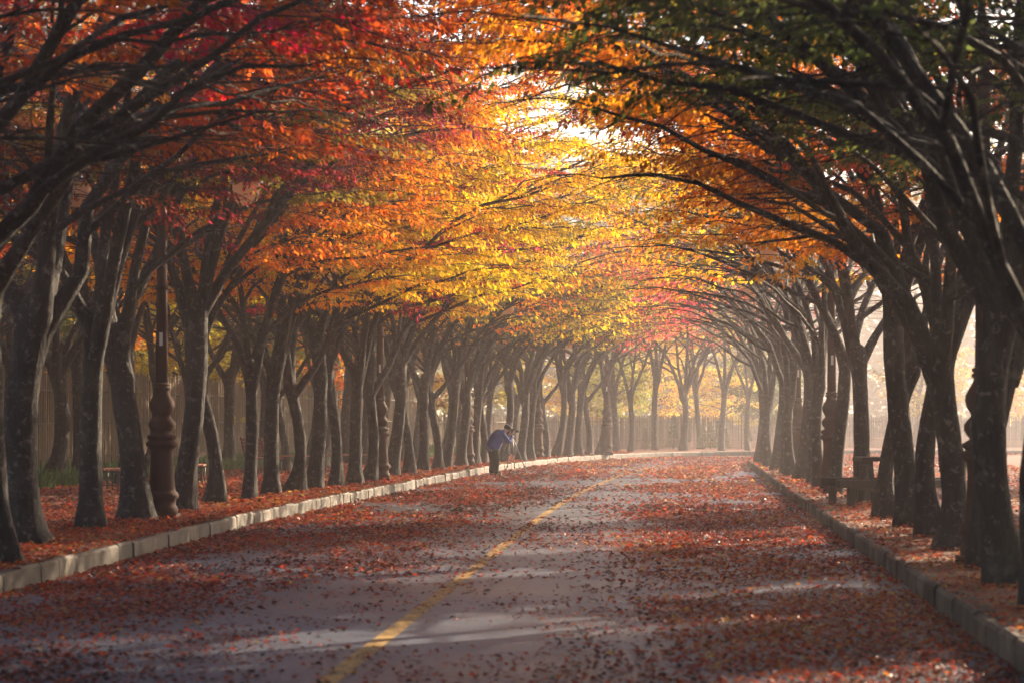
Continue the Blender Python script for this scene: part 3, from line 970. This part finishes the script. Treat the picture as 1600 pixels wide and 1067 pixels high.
# ------------------------------------------------------------------ reed fence
fence = empty('reed_fence', (FP[0].x, FP[0].y, ZS))
tag(fence, 'tall weathered reed screen fence running behind the benches and round the bend', 'fence')
s = 0; k = 0
o0 = Vector((FP[0].x, FP[0].y))
while s < FLEN - .1:
    s1 = min(s + 3.2, FLEN)
    p, t = along(FP, s); q, _ = along(FP, s1)
    d = (q - p); L = d.length; d.normalize()
    h = 2.75 if p.y < 100 else 1.6
    b = MB(); m = int(L / .055)
    nr = Vector((-d.y, d.x))
    for j in range(m):
        c = p + d * (L * (j + .5) / m) - o0 + nr * rt.uniform(-.012, .012)
        hh = h + rt.uniform(-.14, .06); w = rt.uniform(.014, .024)
        bx_, by_ = rt.uniform(-.02, .02), rt.uniform(-.02, .02)
        vs = [(c.x - d.x * w - nr.x * w * .6, c.y - d.y * w - nr.y * w * .6, 0), (c.x + d.x * w - nr.x * w * .6, c.y + d.y * w - nr.y * w * .6, 0), (c.x + nr.x * w, c.y + nr.y * w, 0)]
        vs += [(x + bx_, y + by_, hh) for x, y, _ in vs]
        b.add(vs, [(0, 1, 4, 3), (1, 2, 5, 4), (2, 0, 3, 5), (3, 4, 5)])
    b.build('reed_panel', M['reed'], fence)
    b = MB(); c = p - o0; b.tube([(c.x, c.y, -.05), (c.x, c.y, h + .1)], .045, 8); b.build('post', M['post'], fence)
    for hz_ in ((.45, 1.35, 2.2) if h > 2 else (.4, 1.3)):
        b = MB(); e1 = p - o0 - nr * .05; e2 = q - o0 - nr * .05
        b.tube([(e1.x, e1.y, hz_), (e2.x, e2.y, hz_)], .012, 5); b.build('rail', M['wire'], fence)
    s = s1; k += 1

# small pointed shrubs before the far fence
def pointed_shrub(h):
    rng = np.random.default_rng(5); n = 900
    z = rng.random(n) ** 1.2; r = (1 - z) * .34 * np.sqrt(rng.random(n)) + .02; a_ = rng.uniform(0, 6.28, n)
    pos = np.stack([r * np.cos(a_), r * np.sin(a_), .08 + z * h], 1)
    L = rng.uniform(.05, .11, n)
    co, f = leaf_quads(pos, a_, L, L * .4, rng.normal(.5, .3, n), rng.normal(0, .5, n), rng.normal(0, .1, n))
    b = MB(); b.tube([(0, 0, -.05), (0, 0, h * .8)], [.03, .01], 6)
    return b.mesh('stem', M['bark']), np_mesh('foliage', co, f, M['wood_leaf'], {'tint': np.repeat(rng.random(n), 4), 'val': np.repeat(rng.random(n), 4)})
PS = pointed_shrub(1.15)
for i, (px, wd) in enumerate([(1008, .8), (1052, 1.25), (1098, 1.0), (1110, 1.05), (1122, 1.1), (1134, .8)]):
    Y = 113; t = empty('pointed_shrub', ((px - 800) / F * Y, Y, ZS), rt.uniform(0, 6)); t.scale = (wd * .8, wd * .8, wd)
    tag(t, f'small dark pointed shrub at the foot of the far fence, {ORD[i]} from the left', 'shrub', 'pointed shrubs before the far fence')
    link(bpy.data.objects.new('stem', PS[0]), t); c_ = link(bpy.data.objects.new('foliage', PS[1]), t); c_.color = (.035, .045, .02, 1)


# grass along the fence
def grass():
    n = 52000
    s_ = RNG.uniform(2, 68, n)
    P0 = np.array([list(along(FP, v)[0]) for v in np.linspace(0, 80, 161)]); ss = np.linspace(0, 80, 161)
    dd = RNG.random(n) ** 1.3 * 3.4
    px_ = np.interp(s_, ss, P0[:, 0]) + .15 + dd; py_ = np.interp(s_, ss, P0[:, 1])
    keep = RNG.random(n) < np.clip(1.5 * vnoise(px_ + 30, py_, 1.2) - .1, 0, 1)
    px_, py_ = px_[keep], py_[keep]; n = len(px_)
    L = RNG.uniform(.10, .42, n) * (.6 + .7 * vnoise(px_ + 10, py_ + 5, .8))
    co, f = leaf_quads(np.stack([px_, py_, np.full(n, ZS - .01)], 1), RNG.uniform(0, 6.28, n), L, L * .10 + .012, RNG.uniform(.8, 1.5, n), RNG.normal(0, .3, n), RNG.normal(.02, .06, n))
    m = leaf_material('grass_blade', False, .4, (.07, .13, .035), .05)
    me = np_mesh('grass', co, f, m, {'tint': np.repeat(RNG.random(n), 4), 'val': np.repeat(RNG.random(n), 4)})
    tag(link(bpy.data.objects.new('grass', me)), 'green grass and weeds along the foot of the reed fence', 'grass', kind='stuff')


grass()


# ------------------------------------------------------------------ street lamps
def lamp(X, Y, label, rz, arm=1.25):
    g = 'ornate brown street lamps lining the avenue'
    t = empty('street_lamp', (X, Y, ZS - .01), rz); t.scale = (1, 1, .97); tag(t, label, 'street lamp', g)
    if lamp.proto:
        for o in lamp.proto: copy_under(o, t)
        return t
    b = MB()
    b.box((0, 0, .045), (.50, .50, .09))
    b.build('base_plate', M['iron'], t)
    b = MB()
    b.lathe([(.235, .09), (.24, .16), (.225, .20), (.205, .22), (.21, .30), (.245, .33), (.25, .37), (.235, .41), (.205, .43), (.20, .46), (.185, .62), (.17, .80), (.165, .98), (.175, 1.08), (.205, 1.11), (.235, 1.13), (.24, 1.17), (.21, 1.19),
             (.185, 1.21), (.215, 1.245), (.22, 1.28), (.18, 1.30), (.14, 1.33), (.17, 1.37), (.20, 1.43), (.20, 1.48), (.165, 1.53), (.13, 1.57), (.135, 1.60), (.17, 1.66), (.19, 1.73), (.185, 1.79), (.15, 1.86), (.11, 1.93),
             (.10, 1.97), (.125, 1.99), (.125, 2.02), (.10, 2.03), (.12, 2.05), (.12, 2.075), (.092, 2.09)], 28)
    b.build('pedestal', M['iron'], t)
    b = MB(); b.tube([(0, 0, 2.05), (0, 0, 3.2), (0, 0, 5.6)], [.09, .082, .062], 16)
    b.lathe([(.09, 0), (.105, .01), (.105, .05), (.09, .06)], 16, (0, 0, 3.5)); b.lathe([(.07, 0), (.095, .02), (.095, .08), (.07, .10)], 16, (0, 0, 5.25))
    b.build('pole', M['iron'], t)
    b = MB(); b.lathe([(.05, 0), (.08, .04), (.09, .09), (.06, .15), (.025, .2), (.035, .24), (.01, .30)], 14, (0, 0, 5.6)); b.build('finial', M['iron'], t)
    b = MB(); b.box((-.0, -.092, 2.75), (.05, .008, .20)); b.build('notice_plate', M['paper'], t)
    for sgn in (-1, 1):
        b = MB()
        b.tube([(0.05 * sgn, 0, 5.05), (.3 * sgn, 0, 5.33), (.65 * sgn, 0, 5.55), (1.0 * sgn, 0, 5.58), (arm * sgn, 0, 5.45), ((arm + .01) * sgn, 0, 5.28)], [.03, .028, .025, .022, .02, .015], 8)
        sp = []
        for q in range(13):
            an = q * .5; rr = .17 - q * .011
            sp.append((sgn * (.42 + rr * math.cos(an)), 0, 5.22 + rr * math.sin(an)))
        b.tube(sp, .012, 6)
        b.build('arm', M['iron'], t)
        b = MB(); b.lathe([(.015, .17), (.07, .155), (.08, .12), (.11, .11), (.26, .045), (.262, .03), (.20, .028), (.02, .03)], 22, (arm * sgn, 0, 5.10))
        b.build('lantern_lid', M['grey_metal'], t)
        b = MB(); b.lathe([(.20, .025), (.205, 0), (.205, -.06), (.19, -.15), (.155, -.25), (.105, -.31), (.04, -.335), (.01, -.34)], 22, (arm * sgn, 0, 5.10))
        b.build('lantern_glass', M['glass'], t)
        b = MB(); b.lathe([(.01, -.05), (.03, -.03), (.035, 0), (.02, .02)], 10, (arm * sgn, 0, 4.75)); b.build('lantern_knob', M['iron'], t)
    lamp.proto = [c for c in t.children]
    return t


def copy_under(o, parent):
    c = o.copy(); link(c); c.parent = parent
    for ch in list(o.children): copy_under(ch, c)
    return c


lamp.proto = None
for i, (px, py) in enumerate([(253, 810), (594, 751), (730, 727.5), (840, 716.5), (948, 710)]):
    X, Y = ground(px, py)
    lamp(X, Y, ['brown ornate lamp post between the trees in the near left row', 'brown ornate lamp post hemmed by trunks above the second stretch of left kerb', 'hazy lamp post left of the stooping photographer',
                'hazy lamp post right of the photographer tripod', 'faint lamp post at the far end of the left row'][i], R(0))
for i, (px, py) in enumerate([(1552, 884), (1311, 768), (1226, 741)]):
    X, Y = ground(px, py)
    lamp(X + (0 if i == 0 else (-.15 if i == 1 else .35)), Y + (.5 if i == 0 else 0), ['brown lamp post tucked behind the biggest trunk at the right edge', 'lamp post with hanging lantern beside the picnic table on the right', 'faint lamp post deep in the right sunbeams'][i], R(0))


# ------------------------------------------------------------------ benches and picnic table
def bench(X, Y, rz, back, label, L=1.6):
    t = empty('park_bench', (X, Y, ZS), rz); tag(t, label, 'bench', 'slatted benches before the reed fence')
    b = MB()
    for j in range(5): b.box((0, -.2 + j * .1, .44), (L, .082, .035))
    b.build('seat', M['slat'], t)
    if back:
        b = MB()
        rot = Matrix.Rotation(R(-14), 3, 'X')
        for j in range(5): b.box((0, .25 + j * .025, .55 + j * .095), (L, .03, .08), rot)
        b.build('backrest', M['slat'], t)
    for sx in (-1, 1):
        b = MB()
        x = sx * (L / 2 - .1)
        b.tube([(x, -.22, 0), (x, -.20, .2), (x, -.22, .41)], .02, 6); b.tube([(x, .22, 0), (x, .20, .2), (x, .22, .41)], .02, 6)
        b.box((x, 0, .405), (.05, .5, .03)); b.box((x, 0, .13), (.03, .42, .02)); b.box((x, 0, .27), (.03, .42, .02))
        for yy in (-.12, 0, .12): b.box((x, yy, .2), (.018, .018, .40))
        if back: b.tube([(x, .22, .40), (x, .30, .7), (x, .38, 1.02)], .02, 6)
        b.build('leg', M['black_iron'], t)
    return t


for px, py, rz, bk, lab in [(2, 778, 92, False, 'backless bench cut by the left picture edge before the fence'), (180, 766, 95, False, 'backless slatted bench seen end-on in the leaves between the second and third trunks'),
                            (303, 757, 95, False, 'small backless bench in shade right of the near lamp post'), (412, 741, 118, True, 'red-slatted bench with tilted backrest beside the green grass'),
                            (462, 737, 8, False, 'low bench glimpsed between trunks right of the backrest bench'), (543, 734, 4, False, 'pale backless bench in the gap between two hazy trunks')]:
    X, Y = ground(px, py)
    bench(X, Y, R(rz), bk, lab)

X, Y = ground(1392, 790)
t = empty('picnic_table', (X, Y, ZS), R(4)); tag(t, 'dark heavy timber picnic table standing behind the right kerb trunks', 'picnic table')
b = MB()
for j in range(5): b.box((0, -.32 + j * .16, .80), (1.15, .15, .07))
b.build('tabletop', M['timber'], t)
for sy in (-1, 1):
    b = MB()
    for j in range(2): b.box((0, sy * (.68 + j * .15), .40), (2.15, .14, .13))
    b.build('seat', M['timber'], t)
for sx in (-1, 1):
    b = MB()
    for sy in (-1, 1):
        b.box((sx * .42, sy * .42, .38), (.09, .09, .95), Matrix.Rotation(R(24 * sy), 3, 'X'))
    b.box((sx * .42, 0, .31), (.08, 1.6, .10)); b.box((sx * .42, 0, .73), (.08, .72, .07))
    b.build('trestle', M['timber'], t)
    b = MB(); b.box((sx * .85, -.75, .16), (.10, .22, .34)); b.build('leg', M['timber'], t)
    b = MB(); b.box((sx * .85, .75, .16), (.10, .22, .34)); b.build('leg', M['timber'], t)


# ------------------------------------------------------------------ photographer
def skin_mesh(name, verts, edges, radii, mat, parent, levels=2, root=0):
    me = bpy.data.meshes.new(name)
    me.from_pydata(verts, edges, [])
    me.materials.append(mat)
    o = link(bpy.data.objects.new(name, me), parent)
    sk = o.modifiers.new('skin', 'SKIN'); sk.use_smooth_shade = True
    for i, r in enumerate(radii):
        d = me.skin_vertices[0].data[i]
        d.radius = (r, r) if not isinstance(r, tuple) else r
        d.use_root = (i == root)
    sb = o.modifiers.new('sub', 'SUBSURF'); sb.levels = levels; sb.render_levels = levels
    return o


PY = 1.7 * F / (744 - HOR)
PX = (775 - 800) / F * PY
P = empty('person', (PX, PY, 0), R(26))
tag(P, 'stooping photographer in blue hooded jacket and black trousers peering into a camera', 'person')
# body faces +x; one continuous body of skin with head, hands and fingers
V, E, RR = [], [], []
def sv(p, r, parent=None):
    V.append(p); RR.append(r)
    if parent is not None: E.append((parent, len(V) - 1))
    return len(V) - 1
pel = sv((-.07, 0, .84), .10)
sp1 = sv((.0, 0, 1.02), .10, pel); sp2 = sv((.13, 0, 1.17), .14, sp1); nk = sv((.25, 0, 1.29), .06, sp2)
hd0 = sv((.32, 0, 1.34), .075, nk); hd1 = sv((.385, 0, 1.39), .094, hd0); hd2 = sv((.42, 0, 1.435), .075, hd1)
no = sv((.482, 0, 1.375), .016, hd1)
for sy in (-1, 1):
    sh = sv((.17, sy * .17, 1.21), .055, sp2)
    el = sv((.30, sy * .23, .99), .042, sh)
    wr = sv((.46, sy * .09, 1.20), .028, el)
    pm = sv((.50, sy * .065, 1.27), .032, wr)
    for q in range(4):
        f1 = sv((.545, sy * (.085 - q * .012), 1.315 - q * .017), .0095, pm); f2 = sv((.575, sy * (.06 - q * .008), 1.318 - q * .018), .0085, f1); f3 = sv((.575, sy * (.035 - q * .002), 1.312 - q * .017), .0075, f2)
    t1 = sv((.50, sy * .03, 1.285), .010, pm); t2 = sv((.51, sy * .012, 1.30), .009, t1)
    hip = sv((-.06, sy * .09, .78), .07, pel); kn = sv((-.04, sy * .105, .45), .05, hip); an = sv((-.08, sy * .15, .09), .038, kn); toe = sv((.07, sy * .165, .045), .032, an)
skin_mesh('body', V, E, RR, M['skin'], P)
# jacket
V, E, RR = [], [], []
j0 = sv((-.13, 0, .74), (.20, .22)); j1 = sv((-.09, 0, .90), (.20, .22), j0); j2 = sv((.0, 0, 1.06), (.20, .225), j1); j3 = sv((.12, 0, 1.19), (.17, .20), j2); j4 = sv((.235, 0, 1.285), (.10, .10), j3); j5 = sv((.27, 0, 1.325), (.088, .088), j4)
hood = sv((.15, 0, 1.345), (.085, .11), j3)
for sy in (-1, 1):
    s1 = sv((.16, sy * .17, 1.20), .085, j3); s2 = sv((.24, sy * .215, 1.08), .075, s1); s3 = sv((.31, sy * .225, .985), .068, s2); s4 = sv((.40, sy * .15, 1.10), .056, s3); s5 = sv((.455, sy * .10, 1.19), .048, s4)
skin_mesh('jacket', V, E, RR, M['grey_blue'], P)
V, E, RR = [], [], []
t0 = sv((-.09, 0, .84), (.14, .16))
for sy in (-1, 1):
    a1 = sv((-.08, sy * .11, .72), .12, t0); a2 = sv((-.04, sy * .135, .46), .095, a1); a3 = sv((-.07, sy * .15, .22), .084, a2); a4 = sv((-.08, sy * .155, .07), .082, a3)
skin_mesh('trousers', V, E, RR, M['black_cloth'], P)
for sy in (-1, 1):
    V, E, RR = [], [], []
    c0 = sv((-.12, sy * .155, .06), .055); c1 = sv((-.02, sy * .16, .055), .05, c0); c2 = sv((.11, sy * .168, .045), .045, c1)
    skin_mesh('shoe', V, E, RR, M['black_plastic'], P, 1)
b = MB()
b.lathe([(.112, -.03), (.116, .0), (.112, .045), (.09, .085), (.05, .108), (.01, .114)], 18)
b.box((.115, 0, -.02), (.10, .13, .012))
cap = b.build('cap', M['cap'], P); cap.location = (.405, 0, 1.44); cap.rotation_euler = (0, R(38), 0)
b = MB(); b.lathe([(.11, -.012), (.117, -.01), (.117, .022), (.11, .024)], 18); bd = b.build('cap_band', M['white_panel'], cap); bd.location = (0, 0, .002)
b = MB()
for sy in (-1, 1): b.lathe([(.002, -.012), (.012, -.006), (.013, .003), (.003, .011)], 8, (.47, sy * .036, 1.402))
b.build('eyes', M['black_plastic'], P)
b = MB(); b.lathe([(.055, -.05), (.085, -.03), (.095, .01), (.09, .05), (.05, .08)], 14); hr = b.build('hair', M['black_cloth'], P); hr.location = (.355, 0, 1.40); hr.rotation_euler = (0, R(30), 0)

TX, TY = PX + .53 * math.cos(R(26)), PY + .53 * math.sin(R(26))
T = empty('tripod', (TX, TY, 0), R(8)); tag(T, 'silver camera tripod with splayed legs before the photographer', 'tripod')
apex = Vector((0, 0, 1.14))
for fx, fy in ((.02, -.42), (.50, .22), (-.14, .46)):
    d = Vector((fx, fy, .0)) - apex
    b = MB(); b.tube([apex, apex + d * .45], .019, 8); b.tube([apex + d * .43, apex + d * .75], .015, 8); b.tube([apex + d * .73, apex + d * .985], .011, 8)
    lg = b.build('leg', M['alu'], T)
    b = MB(); b.tube([apex + d * .97, apex + d], [.014, .017], 8); b.build('foot', M['black_plastic'], lg)
    for q in (.44, .74):
        b = MB(); b.tube([apex + d * q, apex + d * (q + .035)], .024, 8); b.build('clamp', M['black_plastic'], lg)
b = MB(); b.tube([(0, 0, .85), (0, 0, 1.20)], .014, 8); b.lathe([(.04, 0), (.05, .02), (.05, .06), (.03, .08)], 12, (0, 0, 1.10)); b.build('centre_column', M['alu'], T)
b = MB(); b.lathe([(.02, 0), (.032, .02), (.032, .05), (.025, .07), (.045, .075), (.045, .09)], 12, (0, 0, 1.17)); b.build('head', M['black_plastic'], T)

Cm = empty('camera', (TX, TY, 1.26), R(26)); tag(Cm, 'black camera mounted on the tripod held at the photographer face', 'camera')
b = MB(); b.box((0, 0, .05), (.07, .14, .10)); b.box((0, 0, .115), (.06, .06, .035)); b.box((0, -.055, .05), (.085, .03, .095)); b.build('camera_body', M['black_plastic'], Cm)
b = MB(); b.tube([(.03, 0, .05), (.07, 0, .05), (.075, 0, .05), (.16, 0, .05), (.165, 0, .05), (.18, 0, .05)], [.035, .035, .04, .04, .043, .043], 16); ln = b.build('lens', M['black_plastic'], Cm)
b = MB(); b.lathe([(.034, 0), (.034, .002)], 14); g = b.build('front_glass', M['lens_glass'], ln); g.location = (.181, 0, .05); g.rotation_euler = (0, R(90), 0)
b = MB(); b.tube([(-.0, .07, .08), (-.02, .10, -.05), (0, .05, -.14), (0, -.04, -.15), (-.02, -.09, -.06), (0, -.07, .08)], .006, 5); b.build('strap', M['black_cloth'], Cm)

# ------------------------------------------------------------------ haze
b = MB()
b.add([(x, y, z) for x in (-385, 385) for y in (-205, 425) for z in (-1.03, 40.5)],
      [(0, 1, 3, 2), (4, 6, 7, 5), (0, 4, 5, 1), (2, 3, 7, 6), (0, 2, 6, 4), (1, 5, 7, 3)])
hm, nt = new_mat('haze_air')
pv = nt.nodes.new('ShaderNodeVolumePrincipled')
pv.inputs['Color'].default_value = (1.0, .95, .98, 1)
pv.inputs['Density'].default_value = .0015
pv.inputs['Anisotropy'].default_value = .68
o_ = nt.nodes.new('ShaderNodeOutputMaterial'); nt.links.new(pv.outputs[0], o_.inputs['Volume'])
hz = b.build('haze', hm); tag(hz, 'thin warm morning haze filling the whole avenue', 'haze', kind='stuff')

# ------------------------------------------------------------------ light
SUN_AZ, SUN_EL = R(42), R(20)          # azimuth clockwise from +Y (the view), to the right
w = bpy.data.worlds.new('World'); scene.world = w; w.use_nodes = True
nt = w.node_tree; nt.nodes.clear()
sky = nt.nodes.new('ShaderNodeTexSky'); sky.sky_type = 'NISHITA'; sky.sun_disc = False
sky.sun_elevation = SUN_EL; sky.sun_rotation = SUN_AZ
bg = nt.nodes.new('ShaderNodeBackground'); bg.inputs[1].default_value = .065
wo = nt.nodes.new('ShaderNodeOutputWorld'); nt.links.new(sky.outputs[0], bg.inputs[0]); nt.links.new(bg.outputs[0], wo.inputs[0])
sd = bpy.data.lights.new('sun', 'SUN'); sd.energy = 5; sd.angle = R(.5); sd.color = (1, .77, .53)
so = link(bpy.data.objects.new('sun', sd))
dv = Vector((math.sin(SUN_AZ) * math.cos(SUN_EL), math.cos(SUN_AZ) * math.cos(SUN_EL), math.sin(SUN_EL)))
so.rotation_euler = dv.to_track_quat('Z', 'Y').to_euler()

# ------------------------------------------------------------------ camera
cd = bpy.data.cameras.new('camera'); cd.lens = 85; cd.sensor_width = 36; cd.clip_end = 1500
cd.shift_y = (HOR - 533.5) / 1600
cd.dof.use_dof = True; cd.dof.focus_distance = 60; cd.dof.aperture_fstop = 2.8
co = link(bpy.data.objects.new('view_camera', cd)); co.location = (0, 0, CAMZ); co.rotation_euler = (R(90), 0, 0)
scene.camera = co
scene.view_settings.view_transform = 'Standard'; scene.view_settings.look = 'None'
scene.view_settings.exposure = 2.0; scene.view_settings.gamma = 1
scene.cycles.use_denoising = True
scene.cycles.max_bounces = 6; scene.cycles.diffuse_bounces = 3; scene.cycles.transmission_bounces = 4; scene.cycles.volume_bounces = 1; scene.cycles.transparent_max_bounces = 6
scene.cycles.sample_clamp_indirect = 4
scene.cycles.use_fast_gi = False
